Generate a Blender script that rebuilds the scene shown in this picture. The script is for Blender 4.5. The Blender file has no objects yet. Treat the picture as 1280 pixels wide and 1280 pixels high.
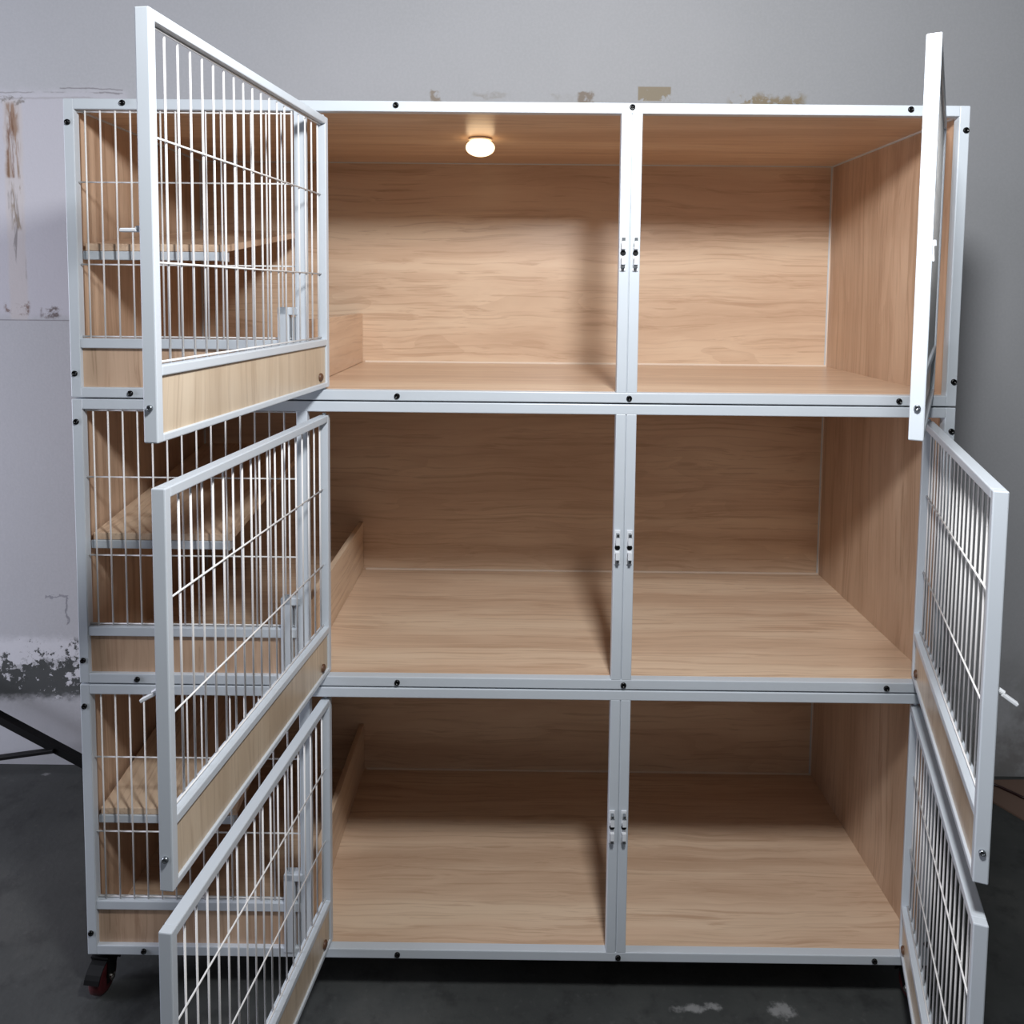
import bpy, bmesh, math, random
from mathutils import Matrix, Vector
random.seed(4)
S = bpy.context.scene
COL = S.collection
ZO = 0.10                       # floor to underside of the lowest cage

# ------------------------------------------------------------------ helpers
def box(bm, x0, x1, y0, y1, z0, z1, bev=0.0, seg=2):
    r = bmesh.ops.create_cube(bm, size=1.0)
    vs = r['verts']
    for v in vs:
        v.co = Vector(((x0 + x1) / 2 + v.co.x * (x1 - x0), (y0 + y1) / 2 + v.co.y * (y1 - y0), (z0 + z1) / 2 + v.co.z * (z1 - z0)))
    if bev > 0:
        es = list({e for v in vs for e in v.link_edges})
        bmesh.ops.bevel(bm, geom=es, offset=bev, segments=seg, profile=0.5, affect='EDGES')

def rod(bm, a, b, r, n=8, r2=None):
    a = Vector(a); b = Vector(b); d = b - a
    m = Matrix.Translation((a + b) / 2) @ d.to_track_quat('Z', 'Y').to_matrix().to_4x4()
    bmesh.ops.create_cone(bm, cap_ends=True, segments=n, radius1=r, radius2=r if r2 is None else r2, depth=d.length, matrix=m)

def lathe(bm, prof, n=28, m=None):
    m = m or Matrix.Identity(4)
    rings = []
    for r, z in prof:
        if r < 1e-6:
            rings.append([bm.verts.new(m @ Vector((0, 0, z)))])
        else:
            rings.append([bm.verts.new(m @ Vector((r * math.cos(2 * math.pi * k / n), r * math.sin(2 * math.pi * k / n), z))) for k in range(n)])
    for A, B in zip(rings, rings[1:]):
        for k in range(n):
            k2 = (k + 1) % n
            f = [A[k % len(A)], A[k2 % len(A)], B[k2 % len(B)], B[k % len(B)]]
            f = list(dict.fromkeys(f))
            if len(f) > 2:
                bm.faces.new(f)

def sweep(bm, pts, r, n=8):
    pts = [Vector(p) for p in pts]
    rings = []
    for i, p in enumerate(pts):
        t = (pts[min(i + 1, len(pts) - 1)] - pts[max(i - 1, 0)]).normalized()
        q = t.to_track_quat('Z', 'Y')
        rings.append([bm.verts.new(p + q @ Vector((r * math.cos(2 * math.pi * k / n), r * math.sin(2 * math.pi * k / n), 0))) for k in range(n)])
    for A, B in zip(rings, rings[1:]):
        for k in range(n):
            bm.faces.new((A[k], A[(k + 1) % n], B[(k + 1) % n], B[k]))
    bm.faces.new(rings[0][::-1]); bm.faces.new(rings[-1])

def mesh(name, bm, mats, smooth=False):
    bmesh.ops.recalc_face_normals(bm, faces=bm.faces[:])
    me = bpy.data.meshes.new(name)
    bm.to_mesh(me); bm.free()
    for m in (mats if isinstance(mats, (list, tuple)) else [mats]):
        me.materials.append(m)
    if smooth:
        for p in me.polygons:
            p.use_smooth = True
    return me

def obj(name, me, parent=None, loc=(0, 0, 0), rotz=0.0):
    o = bpy.data.objects.new(name, me)
    COL.objects.link(o)
    o.location = loc
    o.rotation_euler = (0, 0, rotz)
    if parent:
        o.parent = parent
    return o

def tag(o, label=None, cat=None, group=None, kind=None):
    if label: o['label'] = label
    if cat: o['category'] = cat
    if group: o['group'] = group
    if kind: o['kind'] = kind
    return o

# ------------------------------------------------------------------ materials
class NT:
    def __init__(s, name):
        s.m = bpy.data.materials.new(name); s.m.use_nodes = True
        s.t = s.m.node_tree; s.n = s.t.nodes; s.l = s.t.links
        s.b = s.n['Principled BSDF']
    def node(s, typ, ins=None, **kw):
        n = s.n.new(typ)
        for k, v in kw.items(): setattr(n, k, v)
        for k, v in (ins or {}).items():
            s.put(n.inputs[k], v)
        return n
    def put(s, sock, v):
        if hasattr(v, 'is_output') or isinstance(v, bpy.types.NodeSocket):
            s.l.new(v, sock)
        else:
            sock.default_value = v
    def math(s, op, a, b=0.0, c=None, clamp=False):
        n = s.node('ShaderNodeMath', operation=op, use_clamp=clamp)
        s.put(n.inputs[0], a); s.put(n.inputs[1], b)
        if c is not None: s.put(n.inputs[2], c)
        return n.outputs[0]
    def step(s, v, lo, hi):
        n = s.node('ShaderNodeMapRange', interpolation_type='SMOOTHSTEP')
        s.put(n.inputs[0], v); s.put(n.inputs[1], lo); s.put(n.inputs[2], hi)
        return n.outputs[0]
    def mix(s, f, a, b, bt='MIX'):
        n = s.node('ShaderNodeMix', data_type='RGBA', blend_type=bt)
        s.put(n.inputs[0], f); s.put(n.inputs[6], a); s.put(n.inputs[7], b)
        return n.outputs[2]
    def noise(s, vec, scale, detail=4, rough=0.55, dist=0.0):
        n = s.node('ShaderNodeTexNoise')
        s.put(n.inputs['Vector'], vec); n.inputs['Scale'].default_value = scale
        n.inputs['Detail'].default_value = detail; n.inputs['Roughness'].default_value = rough
        n.inputs['Distortion'].default_value = dist
        return n.outputs['Fac']
    def scaled(s, vec, sc):
        n = s.node('ShaderNodeVectorMath', operation='MULTIPLY'); s.put(n.inputs[0], vec); n.inputs[1].default_value = sc
        return n.outputs[0]
    def ramp(s, f, stops):
        n = s.node('ShaderNodeValToRGB'); s.put(n.inputs[0], f)
        el = n.color_ramp.elements
        while len(el) < len(stops): el.new(0.5)
        for e, (p, c) in zip(el, stops): e.position = p; e.color = c
        return n.outputs[0]
    def bump(s, h, strength, dist=0.002):
        n = s.node('ShaderNodeBump'); n.inputs['Strength'].default_value = strength; n.inputs['Distance'].default_value = dist
        s.put(n.inputs['Height'], h); s.l.new(n.outputs[0], s.b.inputs['Normal'])

def lin(r, g, b):
    f = lambda c: (c / 255 / 12.92) if c / 255 <= .04045 else ((c / 255 + .055) / 1.055) ** 2.4
    return (f(r), f(g), f(b), 1)

def flat(name, col, rough=0.5, metal=0.0, emis=None, es=0.0, spec=0.5):
    t = NT(name)
    n = t.node('ShaderNodeTexCoord')
    k = t.noise(n.outputs['Object'], 9.0, 3)
    d = tuple(c * 0.93 for c in col[:3]) + (1,)
    t.put(t.b.inputs['Base Color'], t.mix(k, d, col))
    t.b.inputs['Roughness'].default_value = rough; t.b.inputs['Metallic'].default_value = metal
    t.b.inputs['Specular IOR Level'].default_value = spec
    if emis:
        t.b.inputs['Emission Color'].default_value = emis; t.b.inputs['Emission Strength'].default_value = es
    return t.m

def wood(name, axis, light, mid, dark, rough=0.3):
    t = NT(name)
    tc = t.node('ShaderNodeTexCoord'); oi = t.node('ShaderNodeObjectInfo')
    off = t.node('ShaderNodeVectorMath', operation='MULTIPLY_ADD')
    cmb = t.node('ShaderNodeCombineXYZ')
    for k in range(3): t.put(cmb.inputs[k], oi.outputs['Random'])
    t.put(off.inputs[0], cmb.outputs[0]); off.inputs[1].default_value = (7.3, 5.1, 9.7)
    t.put(off.inputs[2], tc.outputs['Object'])
    v0 = off.outputs[0]
    wv = t.node('ShaderNodeTexNoise'); t.put(wv.inputs['Vector'], t.scaled(v0, tuple(2.6 if i == axis else 7.0 for i in range(3))))
    wv.inputs['Scale'].default_value = 1.0; wv.inputs['Detail'].default_value = 2
    wo = t.node('ShaderNodeVectorMath', operation='MULTIPLY_ADD'); t.put(wo.inputs[0], wv.outputs['Color'])
    wo.inputs[1].default_value = tuple(0.0 if i == axis else 0.05 for i in range(3)); t.put(wo.inputs[2], v0)
    v = wo.outputs[0]
    def sc(a, c):
        return tuple(a if i == axis else c for i in range(3))
    broad = t.noise(t.scaled(v, sc(0.75, 7.5)), 1.0, 5, 0.6, 0.6)
    streak = t.noise(t.scaled(v, sc(1.7, 50)), 1.0, 6, 0.62, 0.6)
    lines = t.noise(t.scaled(v, sc(1.1, 105)), 1.0, 4, 0.6, 0.3)
    fine = t.noise(t.scaled(v, sc(9, 330)), 1.0, 3, 0.6)
    cath = t.node('ShaderNodeTexWave', bands_direction='XYZ'[(axis + 1) % 3] if axis != 1 else 'X', wave_profile='SAW')
    t.put(cath.inputs['Vector'], t.scaled(v, sc(0.9, 5.0))); cath.inputs['Scale'].default_value = 1.4
    cath.inputs['Distortion'].default_value = 7; cath.inputs['Detail'].default_value = 3; cath.inputs['Detail Scale'].default_value = 0.8
    c = t.ramp(t.step(broad, 0.3, 0.72), [(0, light), (0.5, mid), (1, tuple(.5 * a + .5 * b for a, b in zip(mid, dark)))])
    c = t.mix(t.math('MULTIPLY', t.step(streak, 0.52, 0.72), 0.6), c, dark)
    c = t.mix(t.math('MULTIPLY', t.step(lines, 0.52, 0.66), 0.5), c, dark)
    c = t.mix(t.math('MULTIPLY', t.step(cath.outputs['Fac'], 0.8, 1.0), 0.22), c, dark)
    c = t.mix(t.math('MULTIPLY', t.step(fine, 0.45, 0.75), 0.22), c, light)
    t.put(t.b.inputs['Base Color'], c)
    t.b.inputs['Roughness'].default_value = rough
    t.bump(fine, 0.08, 0.001)
    return t.m

WL, WM, WD_ = lin(228, 203, 176), lin(216, 187, 160), lin(182, 148, 121)
M = {}
M['wood_x'] = wood('oak laminate, grain across', 0, WL, WM, WD_)
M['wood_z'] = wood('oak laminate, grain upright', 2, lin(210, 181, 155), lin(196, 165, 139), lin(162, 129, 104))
M['wood_y'] = wood('oak laminate, grain front to back', 1, WL, WM, WD_)
M['wood_door'] = wood('pale oak laminate, grain upright', 2, lin(210, 193, 170), lin(196, 177, 153), lin(168, 147, 124), 0.3)
M['steel'] = flat('white powder coat', lin(202, 209, 216), 0.38)
M['wire'] = flat('white coated wire', lin(236, 234, 232), 0.35)
M['trim'] = flat('cream corner bead', lin(238, 222, 206), 0.4)
M['black'] = flat('black metal', lin(10, 10, 11), 0.5, spec=0.25)
M['screw'] = flat('black screw', lin(14, 14, 15), 0.22, 0.3)
M['zinc'] = flat('zinc screw', lin(150, 155, 160), 0.25, 0.9)
M['catch'] = flat('bright white catch', lin(225, 228, 232), 0.25)
M['hole'] = flat('black painted hole shade', lin(6, 6, 7), 0.8)
M['rubber'] = flat('black rubber', lin(18, 17, 18), 0.55)
M['red'] = flat('dark red wheel', lin(74, 26, 30), 0.45)
M['brown'] = flat('brown stop', lin(96, 66, 46), 0.5)
M['chrome'] = flat('chrome ring', lin(210, 205, 198), 0.15, 1.0)
M['glow'] = flat('glowing lens', lin(255, 236, 205), 0.4, 0, lin(255, 222, 176), 2.6)
M['card'] = flat('brown fibreboard', lin(112, 90, 78), 0.8)
M['cable'] = flat('dark red cable', lin(40, 12, 12), 0.4)

# wall: patchy pale plaster with rust runs, tape marks, cracks and a band where the paint has come off
def wall_material():
    t = NT('patched plaster')
    g = t.node('ShaderNodeNewGeometry'); P = g.outputs['Position']
    sp = t.node('ShaderNodeSeparateXYZ'); t.put(sp.inputs[0], P)
    n1 = t.noise(P, 2.2, 4); n2 = t.noise(P, 26, 5, 0.65); n3 = t.noise(P, 8, 4, 0.6); n4 = t.noise(P, 130, 3)
    wob = t.noise(P, 14, 4, 0.65); wob2 = t.noise(t.scaled(P, (1, 1, 1.3)), 33, 4, 0.65)
    X = t.math('ADD', sp.outputs[0], t.math('MULTIPLY', t.math('SUBTRACT', wob, 0.5), 0.05))
    Z = t.math('ADD', sp.outputs[2], t.math('MULTIPLY', t.math('SUBTRACT', wob2, 0.5), 0.05))
    def bx(x0, x1, z0, z1, s=0.006, X=X, Z=Z):
        a = t.math('MULTIPLY', t.step(X, x0 - s, x0 + s), t.math('SUBTRACT', 1.0, t.step(X, x1 - s, x1 + s)))
        b = t.math('MULTIPLY', t.step(Z, z0 - s, z0 + s), t.math('SUBTRACT', 1.0, t.step(Z, z1 - s, z1 + s)))
        return t.math('MULTIPLY', a, b)
    c = t.mix(n1, lin(174, 176, 179), lin(187, 188, 192))
    c = t.mix(t.math('MULTIPLY', t.step(n4, 0.35, 0.7), 0.25), c, lin(197, 197, 201))
    def lay(mask, col, amt=1.0):
        nonlocal c
        c = t.mix(t.math('MULTIPLY', mask, amt), c, col)
    O = ZO
    # paler patched square and its edges
    lay(bx(-2.0, -0.27, 1.34 + O, 2.02 + O, 0.02), lin(203, 201, 209), 0.6)
    Xs = t.math('ADD', sp.outputs[0], t.math('MULTIPLY', t.math('SUBTRACT', wob, 0.5), 0.02)); Zs = t.math('ADD', sp.outputs[2], t.math('MULTIPLY', t.math('SUBTRACT', n3, 0.5), 0.03))
    st = t.noise(t.scaled(P, (70, 1, 7)), 1.0, 5, 0.6, 0.8); st2 = t.noise(t.scaled(P, (45, 1, 5)), 1.0, 4, 0.6, 1.2)
    lay(t.math('MULTIPLY', bx(-2.0, -0.3, 2.014 + O, 2.017 + O, 0.002, Xs, Zs), t.step(n3, 0.4, 0.5)), lin(130, 127, 128), 0.7)
    lay(bx(-0.70, -0.35, 1.996 + O, 2.0 + O, 0.003, Xs, Zs), lin(150, 146, 146), 0.5)
    lay(bx(-0.48, -0.29, 2.026 + O, 2.029 + O, 0.002, Xs, Zs), lin(110, 106, 108), 0.75)
    lay(bx(-0.36, -0.29, 2.016 + O, 2.0185 + O, 0.002, Xs, Zs), lin(120, 116, 118), 0.7)
    lay(bx(-2.0, -0.02, 1.325 + O, 1.3285 + O, 0.001, sp.outputs[0], sp.outputs[2]), lin(110, 104, 108), 0.6)
    # rust run
    rust = bx(-0.655, -0.600, 1.33 + O, 1.995 + O, 0.006, Xs, Zs)
    lay(rust, lin(200, 193, 190), 0.7)
    lay(t.math('MULTIPLY', bx(-0.650, -0.612, 1.76 + O, 1.985 + O, 0.008, Xs, Zs), t.step(st, 0.36, 0.56)), lin(146, 116, 92), 0.9)
    lay(t.math('MULTIPLY', bx(-0.646, -0.625, 1.76 + O, 1.96 + O, 0.004, Xs, Zs), t.step(st2, 0.45, 0.6)), lin(112, 74, 48), 0.8)
    lay(t.math('MULTIPLY', bx(-0.640, -0.606, 1.60 + O, 1.80 + O, 0.008, Xs, Zs), t.step(st, 0.45, 0.6)), lin(134, 116, 92), 0.8)
    lay(t.math('MULTIPLY', bx(-0.648, -0.602, 1.45 + O, 1.72 + O, 0.006, Xs, Zs), t.step(st2, 0.52, 0.66)), lin(116, 110, 108), 0.7)
    lay(t.math('MULTIPLY', bx(-0.668, -0.600, 1.352 + O, 1.375 + O, 0.006), t.step(n2, 0.44, 0.56)), lin(112, 84, 70), 0.9)
    lay(t.math('MULTIPLY', bx(-0.560, -0.500, 1.335 + O, 1.365 + O, 0.006), t.step(n2, 0.42, 0.55)), lin(92, 78, 74), 0.9)
    lay(t.math('MULTIPLY', bx(-0.665, -0.590, 1.985 + O, 2.003 + O, 0.004), t.step(n2, 0.45, 0.55)), lin(112, 106, 98), 0.7)
    # tape residue above the cages
    lay(t.math('MULTIPLY', bx(1.266, 1.365, 2.006 + O, 2.048 + O, 0.002, sp.outputs[0], sp.outputs[2]), t.step(n2, 0.42, 0.50)), lin(152, 139, 116), 0.9)
    lay(t.math('MULTIPLY', bx(1.54, 1.76, 1.98 + O, 2.022 + O, 0.012), t.step(n2, 0.44, 0.54)), lin(150, 134, 106), 0.9)
    lay(t.math('MULTIPLY', bx(0.64, 0.67, 1.98 + O, 2.03 + O, 0.005), t.step(n2, 0.38, 0.52)), lin(140, 124, 104), 0.8)
    lay(t.math('MULTIPLY', bx(0.64, 1.12, 2.012 + O, 2.022 + O, 0.008), t.step(n3, 0.42, 0.6)), lin(148, 140, 130), 0.7)
    lay(t.math('MULTIPLY', bx(1.09, 1.135, 1.99 + O, 2.03 + O, 0.005), t.step(n2, 0.42, 0.55)), lin(132, 116, 98), 0.8)
    # hairline crack
    lay(bx(-0.575, -0.495, 0.452 + O, 0.458 + O, 0.002), lin(120, 120, 128), 0.7)
    lay(bx(-0.505, -0.500, 0.36 + O, 0.452 + O, 0.002), lin(110, 110, 118), 0.7)
    # flaked band low on the wall
    flake = bx(-3.0, 0.4, 0.12 + O, 0.315 + O, 0.02)
    flake_n = t.math('ADD', t.math('MULTIPLY', t.noise(P, 21, 6, 0.72), 0.6), t.math('MULTIPLY', t.step(sp.outputs[2], 0.33 + O, 0.10 + O), 0.10))
    lay(t.math('MULTIPLY', flake, t.step(t.noise(P, 11, 5, 0.75), 0.40, 0.44)), lin(226, 227, 232), 0.6)
    lay(t.math('MULTIPLY', flake, t.step(flake_n, 0.338, 0.352)), lin(52, 56, 54), 0.95)
    lay(t.math('MULTIPLY', t.math('SUBTRACT', 1.0, t.step(Z, 0.05 + O, 0.16 + O)), t.step(n3, 0.35, 0.65)), lin(188, 189, 194), 0.6)
    lay(t.math('MULTIPLY', t.math('MULTIPLY', t.step(sp.outputs[0], 1.7, 2.0), t.math('SUBTRACT', 1.0, t.step(Z, 0.0 + O, 0.42 + O))), t.step(n3, 0.3, 0.6)), lin(120, 118, 116), 0.8)  # mottled and darker at lower right: shadow beside the cages painted into the colour
    t.put(t.b.inputs['Base Color'], c)
    t.b.inputs['Roughness'].default_value = 0.75
    t.bump(t.math('ADD', t.math('MULTIPLY', n4, 0.4), t.math('ADD', t.math('MULTIPLY', n2, 0.5), t.math('MULTIPLY', t.math('MULTIPLY', flake, t.step(flake_n, 0.33, 0.36)), -2.0))), 0.25, 0.003)
    return t.m
M['wall'] = wall_material()

def floor_material():
    t = NT('stained concrete')
    g = t.node('ShaderNodeNewGeometry'); P = g.outputs['Position']
    sp = t.node('ShaderNodeSeparateXYZ'); t.put(sp.inputs[0], P)
    a = t.noise(P, 2.4, 5, 0.6); b = t.noise(P, 11, 5, 0.65); d = t.noise(P, 60, 4)
    c = t.ramp(a, [(0.3, lin(50, 52, 52)), (0.55, lin(64, 66, 65)), (0.75, lin(84, 84, 82))])
    c = t.mix(t.math('MULTIPLY', t.step(b, 0.5, 0.68), 0.55), c, lin(34, 34, 35))
    c = t.mix(t.math('MULTIPLY', t.step(d, 0.55, 0.8), 0.25), c, lin(96, 96, 95))
    # splashes of white paint
    for (x, y, rx, ry) in ((1.30, -0.004, 0.05, 0.012), (1.345, 0.002, 0.022, 0.014), (1.487, -0.005, 0.036, 0.024), (-0.56, 0.78, 0.016, 0.01)):
        dx = t.math('DIVIDE', t.math('SUBTRACT', sp.outputs[0], x), rx); dy = t.math('DIVIDE', t.math('SUBTRACT', sp.outputs[1], y), ry)
        r = t.math('SQRT', t.math('ADD', t.math('MULTIPLY', dx, dx), t.math('MULTIPLY', dy, dy)))
        r = t.math('ADD', r, t.math('MULTIPLY', t.math('SUBTRACT', t.noise(P, 45, 4, 0.7), 0.5), 2.4))
        c = t.mix(t.math('MULTIPLY', t.math('SUBTRACT', 1.0, t.step(r, 0.2, 1.0)), 0.7), c, lin(150, 150, 150))
    t.put(t.b.inputs['Base Color'], c)
    t.b.inputs['Roughness'].default_value = 0.6
    t.bump(t.math('ADD', b, d), 0.25, 0.003)
    return t.m
M['floor'] = floor_material()

# ------------------------------------------------------------------ dimensions
W, H, D = 1.80, 0.6019, 0.636
HU = H - 0.003                  # frame height (2 mm seam between stacked cages)
T = 0.021                       # square tube
XP0, XP1 = 0.4590, 0.4815       # post right of the wire bay
XM0, XM, XM1 = 1.1110, 1.1317, 1.1530
BV = 0.0018

def frame_mesh():
    bm = bmesh.new()
    yb0, yb1 = D - 0.002, D + T - 0.002
    for (y0, y1) in ((0, T), (yb0, yb1)):
        box(bm, 0, T, y0, y1, 0, HU, BV); box(bm, W - T, W, y0, y1, 0, HU, BV)
        box(bm, T - .001, W - T + .001, y0, y1, 0, T, BV); box(bm, T - .001, W - T + .001, y0, y1, HU - T, HU, BV)
    for x0 in (0, W - T):
        for z0 in (0, HU - T):
            box(bm, x0, x0 + T, T - .001, yb0 + .001, z0, z0 + T, BV)
    for x0 in (0.002, W - T + .002):                      # 2 mm corner pads that the cage stands on
        for y0 in (0.06, D - 0.08):
            box(bm, x0, x0 + T - .004, y0, y0 + 0.03, -0.003, 0.001)
    return mesh('frame', bm, M['steel'])

def single(name, mat, *boxes, bev=BV, smooth=False):
    bm = bmesh.new()
    for b in boxes: box(bm, *b, bev)
    return mesh(name, bm, mat, smooth)

def grid_mesh(xs, zs, z0, z1, x0, x1, y, r=0.00175):
    bm = bmesh.new()
    for x in xs: rod(bm, (x, y, z0), (x, y, z1), r)
    for z in zs: rod(bm, (x0, y + 0.003, z), (x1, y + 0.003, z), r * 0.95)
    return mesh('wire_grid', bm, M['wire'], True)

ME = {}
ME['frame'] = frame_mesh()
ME['post'] = single('post', M['steel'], (XP0, XP1, 0, T, T - .001, HU - T + .001))
ME['mullion'] = single('mullion', M['steel'], (XM0, XM - .0006, 0, T, T - .001, HU - T + .001), (XM + .0006, XM1, 0, T, T - .001, HU - T + .001), (XM0 + .002, XM1 - .002, .003, T - .002, T - .001, HU - T + .001), bev=0.0014)
ME['rail'] = single('rail', M['steel'], (T - .001, XP0 + .001, 0.001, T, 0.101, 0.121))
ME['kick_panel'] = single('kick_panel', M['wood_z'], (T, XP0, 0.010, 0.017, T, 0.102), bev=0)  # darker laminate than on the doors: shading of the bay put into the colour
nb = 15
ME['bay_grid'] = grid_mesh([0.0395 + 0.0302 * k for k in range(14)], (0.5745, 0.4355, 0.2705, 0.1245), 0.1215, 0.5765, T - .004, XP0 + .002, 0.008)
ME['back_panel'] = single('back_panel', M['wood_x'], (0.014, W - 0.014, D, D + 0.009, 0.012, HU - 0.012), bev=0)
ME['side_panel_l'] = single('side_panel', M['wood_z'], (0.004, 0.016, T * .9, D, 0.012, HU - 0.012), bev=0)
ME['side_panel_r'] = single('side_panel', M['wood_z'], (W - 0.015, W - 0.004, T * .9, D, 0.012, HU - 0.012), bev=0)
ME['top_panel'] = single('top_panel', M['wood_x'], (0.014, W - 0.0142, T * .9, D, HU - 0.0185, HU - 0.006), bev=0)
ME['bottom_panel'] = single('bottom_panel', M['wood_x'], (0.014, W - 0.0142, T * .9, D, 0.010, 0.0215), bev=0)
ME['corner_bead'] = single('corner_bead', M['trim'], (XP0 + .02, W - 0.016, D - 0.004, D, 0.0216, 0.0258), (XP0 + .02, W - 0.016, D - 0.0015, D, HU - 0.0205, HU - 0.0186), (W - 0.0180, W - 0.0151, D - 0.003, D, 0.0216, HU - 0.0186), bev=0)
ME['divider_board'] = single('divider_board', M['wood_y'], (0.458, 0.4715, 0.026, D - .001, 0.0222, 0.160), bev=0.001)
ME['shelf_rail'] = single('shelf_rail', M['steel'], (T - .001, 0.306, 0.022, 0.042, 0.2805, 0.2985), (0.3055, 0.312, 0.020, 0.044, 0.279, 0.300))
def shelf_mesh():
    bm = bmesh.new()
    box(bm, 0.024, 0.3155, 0.024, 0.62, 0.299, 0.3135, 0.0012)
    for v in bm.verts: v.co.z += (v.co.y - 0.024) * 0.125
    return mesh('shelf', bm, M['wood_y'])
ME['shelf'] = shelf_mesh()
def bracket_mesh():
    bm = bmesh.new()
    box(bm, 0.4235, 0.4465, -0.003, 0.0205, 0.012, 0.188, 0.002)
    box(bm, 0.4235, 0.4640, -0.003, 0.0205, 0.172, 0.188, 0.002)
    box(bm, 0.4500, 0.4590, 0.005, 0.0205, 0.012, 0.168, 0.001)
    return mesh('bracket', bm, M['steel'])
ME['bracket'] = bracket_mesh()
def screw_mesh(mat, r, h):
    bm = bmesh.new()
    m = Matrix.Rotation(math.radians(90), 4, 'X')         # axis towards -Y
    lathe(bm, [(r, 0), (r, h * .5), (r * .85, h * .9), (r * .55, h), (r * .5, h * .55), (0, h * .5)], 16, m)
    return mesh('screw', bm, mat, True)
ME['screw'] = screw_mesh(M['screw'], 0.0060, 0.0042)
ME['door_screw'] = screw_mesh(M['zinc'], 0.0044, 0.004)
def catch_mesh():
    bm = bmesh.new()
    box(bm, -0.0058, 0.0058, -0.0022, 0.0004, -0.036, 0.036, 0.001)
    for s in (-1, 1):                                     # two sprung lips
        n0 = len(bm.verts); nf = len(bm.faces)
        box(bm, -0.0042, 0.0042, -0.011, -0.001, 0.009, 0.012, 0.0008)
        box(bm, -0.0042, 0.0042, -0.0135, -0.0105, 0.0070, 0.024, 0.0008)
        box(bm, -0.0030, 0.0030, -0.0120, -0.0015, 0.0215, 0.0305, 0.0008)
        bm.verts.ensure_lookup_table(); bm.faces.ensure_lookup_table()
        for v in bm.verts[n0:]: v.co.z *= s
        for f in bm.faces[nf:]:
            if abs(f.calc_center_median().z) > 0.0213: f.material_index = 1
    return mesh('catch', bm, [M['catch'], M['zinc']])
ME['catch'] = catch_mesh()
bm = bmesh.new(); lathe(bm, [(0, 0.0032), (0.0056, 0.0032), (0.0056, 0.0)], 16, Matrix.Rotation(math.radians(90), 4, 'X'))
ME['catch_hole'] = mesh('catch_hole', bm, M['hole'])  # flat black disc on the catch; a hole's shade put into its colour

# doors: hinge pivot at the local origin, x towards the free edge, y towards the inner face
DW, DT, DE = 0.6244, 0.0192, -0.0053
DZ0, DZ1 = 0.0250, HU - 0.0300
TS = 0.0145
def door_meshes(sg):
    x0 = -DE * 1.0
    X0, X1 = 0.0053, 0.0053 + DW
    ya, yb = -DT / 2, DT / 2
    def bx(bm, a, b, *r, bev=BV):
        lo, hi = sorted((sg * a, sg * b)); box(bm, lo, hi, *r, bev)
    f = bmesh.new()
    bx(f, X0, X0 + TS, ya, yb, DZ0, DZ1); bx(f, X1 - TS, X1, ya, yb, DZ0, DZ1)
    bx(f, X0 + TS - .001, X1 - TS + .001, ya, yb, DZ1 - TS, DZ1); bx(f, X0 + TS - .001, X1 - TS + .001, ya, yb, DZ0, DZ0 + 0.0105)
    bx(f, X0 + TS - .001, X1 - TS + .001, ya, yb, 0.1105, 0.1240)
    # top and bottom pivot pins
    for z in (DZ0 - 0.0045, DZ1 - 0.001):
        rod(f, (sg * (X0 + 0.008), 0, z), (sg * (X0 + 0.008), 0, z + 0.0055), 0.004, 10)
    fr = mesh('door', f, M['steel'])
    p = bmesh.new(); bx(p, X0 + TS - .002, X1 - TS + .002, -0.002, 0.0055, DZ0 + 0.009, 0.1095, bev=0)
    pm = mesh('wood_panel', p, M['wood_door'])
    w = bmesh.new(); y = ya + 0.005
    n = 19; a = X0 + TS + 0.0085; b = X1 - TS - 0.0105
    for k in range(n):
        x = sg * (a + (b - a) * k / (n - 1)); rod(w, (x, y, 0.1235), (x, y, DZ1 - TS - 0.004), 0.0017)
    for z in (0.5530, 0.4150, 0.2560, 0.1275):
        rod(w, (sg * (X0 + TS - .004), y + 0.003, z), (sg * (X1 - TS + .004), y + 0.003, z), 0.0015)
    wm = mesh('wire_grid', w, M['wire'], True)
    h = bmesh.new()                                        # turning latch on the outer face
    rod(h, (0, 0, 0), (0, -0.008, 0), 0.0042, 12)
    box(h, -0.0045, 0.0045, -0.029, -0.006, -0.0040, 0.0010, 0.0012)
    hm = mesh('latch_handle', h, M['catch'])
    s = bmesh.new()                                        # half-round stop low on the hinge side
    m = Matrix.Rotation(math.radians(-90), 4, 'X')
    lathe(s, [(0.0085, 0), (0.0085, 0.003), (0.0055, 0.0052), (0, 0.0055)], 18, m)
    sm = mesh('door_stop', s, M['brown'], True)
    return fr, pm, wm, hm, sm
DM = {1: door_meshes(1), -1: door_meshes(-1)}
HLX, HRX, HY = 0.5140, 1.7585, 0.0280
ANG = {0: (96.65, 60.97), 1: (95.94, 70.34), 2: (96.30, 70.66)}
TILT = {0: (0, 86), 1: (30, 32), 2: (28, 30)}

def add_door(cage, k, sg):
    fr, pm, wm, hm, sm = DM[sg]
    ang = math.radians(ANG[k][0 if sg > 0 else 1])
    d = obj('door', fr, cage, (HLX if sg > 0 else HRX, HY, 0), -ang if sg > 0 else ang)
    obj('wood_panel', pm, d); obj('wire_grid', wm, d)
    X1 = 0.0053 + DW
    h = obj('latch_handle', hm, d, (sg * (X1 - 0.008), -DT / 2, 0.2975))
    h.rotation_euler = (math.radians(TILT[k][0 if sg > 0 else 1]), 0, 0)
    s = obj('screw', ME['door_screw'], d, (sg * X1, 0, 0.0705)); s.rotation_euler = (0, 0, math.radians(90 * sg))
    s['label'] = 'bright zinc screw in the free edge of the door'
    obj('door_stop', sm, d, (sg * (0.0053 + 0.043), 0.0055, 0.0485))
    return d

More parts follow.
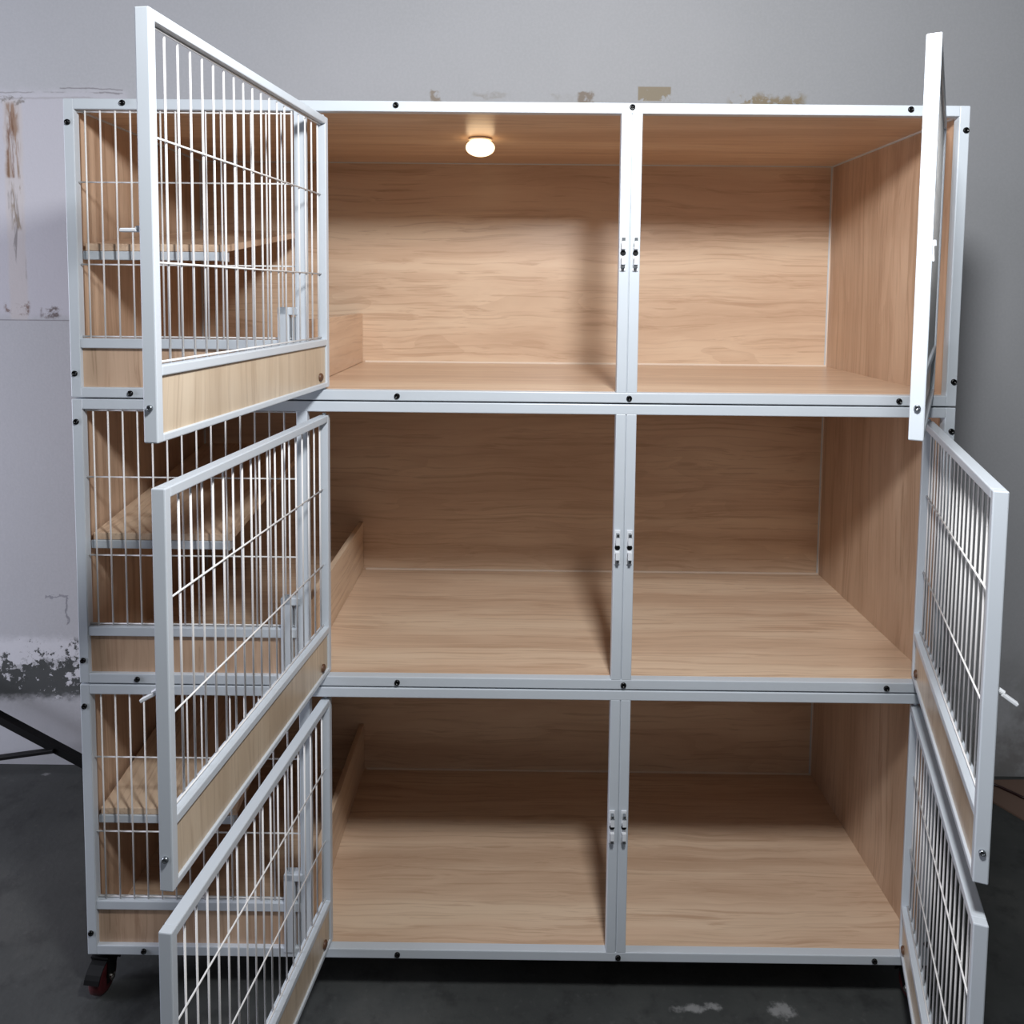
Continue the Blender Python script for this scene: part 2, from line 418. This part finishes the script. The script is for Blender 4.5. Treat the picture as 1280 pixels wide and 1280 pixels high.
def caster_meshes():
    b = bmesh.new()
    box(b, -0.020, 0.020, -0.028, 0.028, -0.006, -0.0005, 0.002)
    lathe(b, [(0.019, -0.006), (0.021, -0.014), (0.014, -0.020), (0, -0.020)], 20)
    for s in (-1, 1):
        n0 = len(b.verts)
        box(b, s * 0.019 - 0.0015, s * 0.019 + 0.0015, -0.020, 0.018, -0.072, -0.016, 0.001)
        b.verts.ensure_lookup_table()
        for v in b.verts[n0:]:
            q = (-0.016 - v.co.z) / 0.056; v.co.y = v.co.y * (1 - 0.45 * q) - 0.014 * q
    box(b, -0.020, 0.020, -0.024, 0.020, -0.021, -0.016, 0.001)
    rod(b, (-0.022, -0.014, -0.064), (0.022, -0.014, -0.064), 0.005, 10)
    ring = []
    for q in range(13):                                   # curved shroud over the wheel
        a = math.radians(15 + 150 * q / 12)
        ca, sa = math.cos(a), math.sin(a)
        ring.append([b.verts.new((x, -0.014 + rr * ca, -0.064 + rr * sa)) for x, rr in ((-0.017, 0.0385), (0.017, 0.0385), (0.017, 0.0415), (-0.017, 0.0415))])
    for A, B in zip(ring, ring[1:]):
        for q in range(4): b.faces.new((A[q], A[(q + 1) % 4], B[(q + 1) % 4], B[q]))
    b.faces.new(ring[0][::-1]); b.faces.new(ring[-1])
    bm = mesh('caster', b, M['black'])
    w = bmesh.new()
    m = Matrix.Translation((0, -0.014, -0.064)) @ Matrix.Rotation(math.radians(90), 4, 'Y')
    lathe(w, [(0.0, -0.012), (0.020, -0.012), (0.030, -0.013), (0.0355, -0.008), (0.036, 0), (0.0355, 0.008), (0.030, 0.013), (0.020, 0.012), (0, 0.012)], 32, m)
    wm = mesh('wheel', w, M['red'], True)
    h = bmesh.new()
    lathe(h, [(0.0075, -0.002), (0.0075, 0.002), (0.004, 0.004), (0, 0.004)], 16, Matrix.Rotation(math.radians(90), 4, 'Y'))
    hm = mesh('axle_nut', h, M['chrome'])
    return bm, wm, hm
CM = caster_meshes()

LABELS = {
    0: 'topmost of three stacked white steel cat cages, with a glowing lamp under its roof',
    1: 'middle of three stacked white steel cat cages, wood lined, doors open',
    2: 'lowest of three stacked white steel cat cages, standing on black casters',
}
def cage(k):
    z = (2 - k) * H + ZO
    c = bpy.data.objects.new('cat_cage', None); COL.objects.link(c)
    c.location = (0, 0, z); c.empty_display_size = 0.1
    tag(c, LABELS[k], 'cat cage', 'stacked cat cages')
    for n in ('frame', 'post', 'mullion', 'rail', 'kick_panel', 'back_panel', 'top_panel', 'bottom_panel', 'corner_bead', 'divider_board', 'bracket'):
        obj(n, ME[n], c)
    obj('wire_grid', ME['bay_grid'], c)
    obj('side_panel', ME['side_panel_l'], c); obj('side_panel', ME['side_panel_r'], c)
    s = obj('shelf', ME['shelf'], c); r = obj('shelf_rail', ME['shelf_rail'], s); r['label'] = 'white steel rail under the front of the shelf'
    for x in (1.1185, 1.1435):
        q = obj('catch', ME['catch'], c, (x, -0.0002, 0.303)); obj('catch_hole', ME['catch_hole'], q)
    sc = [(0.0085, H - 0.050), (0.0085, 0.049), (1.7925, H - 0.051), (1.7925, 0.050)]
    sc += [(x, 0.0095) for x in (0.121, 0.665, 1.137, 1.684)]
    if k == 0:
        sc += [(x, H - 0.0115) for x in (0.119, 0.663, 1.132, 1.682)]
    for x, zz in sc:
        obj('screw', ME['screw'], c, (x, 0.0004, zz))
    add_door(c, k, 1); add_door(c, k, -1)
    if k == 2:
        for x in (0.0215, 0.9, W - 0.0215):
            for y in (0.034, D - 0.02):
                if x == 0.9 and y < 0.1: continue
                q = obj('caster', CM[0], c, (x, y, 0), math.radians(-6 if x < .5 else 18))
                obj('wheel', CM[1], q); 
                for sg in (-1, 1):
                    obj('axle_nut', CM[2], q, (sg * 0.0228, -0.014, -0.064)).rotation_euler = (0, 0, 0 if sg > 0 else math.pi)
    return c
CAGES = [cage(k) for k in (0, 1, 2)]

# ------------------------------------------------------------------ lamp under the roof of the top cage
zt = 2 * H + ZO + HU - 0.0190
lamp = bpy.data.objects.new('puck_lamp', None); COL.objects.link(lamp); lamp.location = (0.818, 0.275, zt)
tag(lamp, 'small round glowing lamp fixed under the wooden roof of the top cage', 'lamp')
b = bmesh.new(); lathe(b, [(0, 0), (0.026, 0), (0.028, -0.003), (0.026, -0.005), (0, -0.005)], 32)
obj('lamp_base', mesh('lamp_base', b, M['trim'], True), lamp)
b = bmesh.new(); lathe(b, [(0, -0.002)] + [(0.034 * math.sin(a), -0.0215 + 0.0205 * math.cos(a)) for a in [math.pi * q / 18 for q in range(2, 18)]] + [(0, -0.042)], 32)
obj('lens', mesh('lens', b, M['glow'], True), lamp)

# ------------------------------------------------------------------ things around the cages
YW = 0.83
# folding stand whose leg and brace run in from the left
b = bmesh.new()
def bar(bm, a, c, w, t):
    a = Vector(a); c = Vector(c); d = c - a
    n0 = len(bm.verts)
    box(bm, -w / 2, w / 2, -t / 2, t / 2, -d.length / 2, d.length / 2, 0.002)
    bm.verts.ensure_lookup_table()
    m = Matrix.Translation((a + c) / 2) @ d.to_track_quat('Z', 'Y').to_matrix().to_4x4()
    for v in bm.verts[n0:]: v.co = m @ v.co
stand = bpy.data.objects.new('folding_stand', None); COL.objects.link(stand); stand.location = (-0.42, 0.76, 0)
tag(stand, 'black metal folding stand on the floor left of the cages', 'stand')
bar(b, (0.06, 0, 0.016), (-0.60, 0, 0.378), 0.026, 0.024)
obj('leg', mesh('leg', b, M['black']), stand)
b = bmesh.new(); bar(b, (-0.09, -0.012, 0.098), (-0.60, -0.012, 0.020), 0.019, 0.012)
obj('brace', mesh('brace', b, M['black']), stand)
b = bmesh.new(); bar(b, (-0.60, -0.012, 0.009), (-0.60, -0.012, 0.39), 0.018, 0.014)
obj('leg', mesh('leg', b, M['black']), stand)

b = bmesh.new()
pts = [(2.36, 0.80), (2.80, 0.815), (2.72, 0.28), (2.40, 0.62), (2.33, 0.76)]
lo = [b.verts.new((x, y, 0.0005)) for x, y in pts]; hi = [b.verts.new((x, y, 0.006)) for x, y in pts]
b.faces.new(lo[::-1]); b.faces.new(hi)
for i in range(len(pts)):
    j = (i + 1) % len(pts); b.faces.new((lo[i], lo[j], hi[j], hi[i]))
tag(obj('board', mesh('board', b, M['card'])), 'brown sheet of board lying on the floor against the wall at the right', 'board')
b = bmesh.new()
cp = [(2.20, 0.86 - .1, 0.005), (2.28, 0.79, 0.006), (2.32, 0.785, 0.0112), (2.40, 0.775, 0.0112), (2.44, 0.735, 0.0112), (2.47, 0.70, 0.0112), (2.53, 0.695, 0.0112), (2.60, 0.72, 0.0112), (2.70, 0.72, 0.0112)]
sm = []
for i in range(len(cp) - 1):
    p0, p1, p2, p3 = [Vector(cp[min(max(q, 0), len(cp) - 1)]) for q in (i - 1, i, i + 1, i + 2)]
    for q in range(6):
        u = q / 6
        sm.append(0.5 * ((2 * p1) + (p2 - p0) * u + (2 * p0 - 5 * p1 + 4 * p2 - p3) * u * u + (3 * p1 - p0 - 3 * p2 + p3) * u ** 3))
sm.append(Vector(cp[-1]))
sweep(b, sm, 0.0042)
tag(obj('cable', mesh('cable', b, M['cable'], True)), 'thin dark red cable trailing over the brown board', 'cable')

# ------------------------------------------------------------------ room shell
b = bmesh.new(); box(b, -6, 7, YW, YW + 0.15, -0.05, 4.0)
tag(obj('wall_back', mesh('wall_back', b, M['wall'])), 'pale grey patched plaster wall behind the cages', 'wall', kind='structure')
b = bmesh.new(); box(b, -6, 7, -6, YW, -0.06, 0)
tag(obj('floor', mesh('floor', b, M['floor'])), 'dark stained concrete floor', 'floor', kind='structure')

# ------------------------------------------------------------------ light
def light(name, typ, loc, energy, color, **kw):
    L = bpy.data.lights.new(name, typ); L.energy = energy; L.color = color
    for k, v in kw.items(): setattr(L, k, v)
    o = bpy.data.objects.new(name, L); COL.objects.link(o); o.location = loc
    return o
light('room_lamp', 'POINT', (1.15, -1.05, 2.12 + ZO), 106, (0.97, 0.985, 1.0), shadow_soft_size=0.10)
left_fill = light('cool_left_fill', 'AREA', (-3.0, -0.5, 1.3), 95, (0.84, 0.86, 1.0), shape='RECTANGLE', size=1.2, size_y=2.2)  # unseen cool fill added at the left to brighten that side of the wall
left_fill.rotation_euler = (Vector((-0.3, 0.8, 1.0)) - left_fill.location).to_track_quat('-Z', 'Y').to_euler()
wd = bpy.data.worlds.new('garage air'); S.world = wd; wd.use_nodes = True
wd.node_tree.nodes['Background'].inputs[0].default_value = (0.86, 0.92, 1.0, 1)
wd.node_tree.nodes['Background'].inputs[1].default_value = 0.095

# ------------------------------------------------------------------ camera
F, CY = 982.63, 434.29
rx, ry, rz = -0.0695, -0.0096, 0.0055
R = Matrix.Rotation(rz, 3, 'Z') @ Matrix.Rotation(ry, 3, 'Y') @ Matrix.Rotation(rx, 3, 'X')
cam = bpy.data.cameras.new('camera'); co = bpy.data.objects.new('camera', cam); COL.objects.link(co)
right, fwd, up = R.col[0], R.col[1], R.col[2]
mw = Matrix(((right.x, up.x, -fwd.x, 0.9056), (right.y, up.y, -fwd.y, -1.5873), (right.z, up.z, -fwd.z, 1.4254 + ZO), (0, 0, 0, 1)))
co.matrix_world = mw
cam.sensor_width = 36; cam.sensor_fit = 'HORIZONTAL'; cam.lens = 36 * F / 1280
cam.shift_y = -(640 - CY) / 1280
cam.clip_start = 0.02
S.camera = co

S.view_settings.view_transform = 'Standard'; S.view_settings.look = 'None'
S.view_settings.gamma = 1.0; S.view_settings.exposure = 0.0
S.view_settings.use_curve_mapping = False
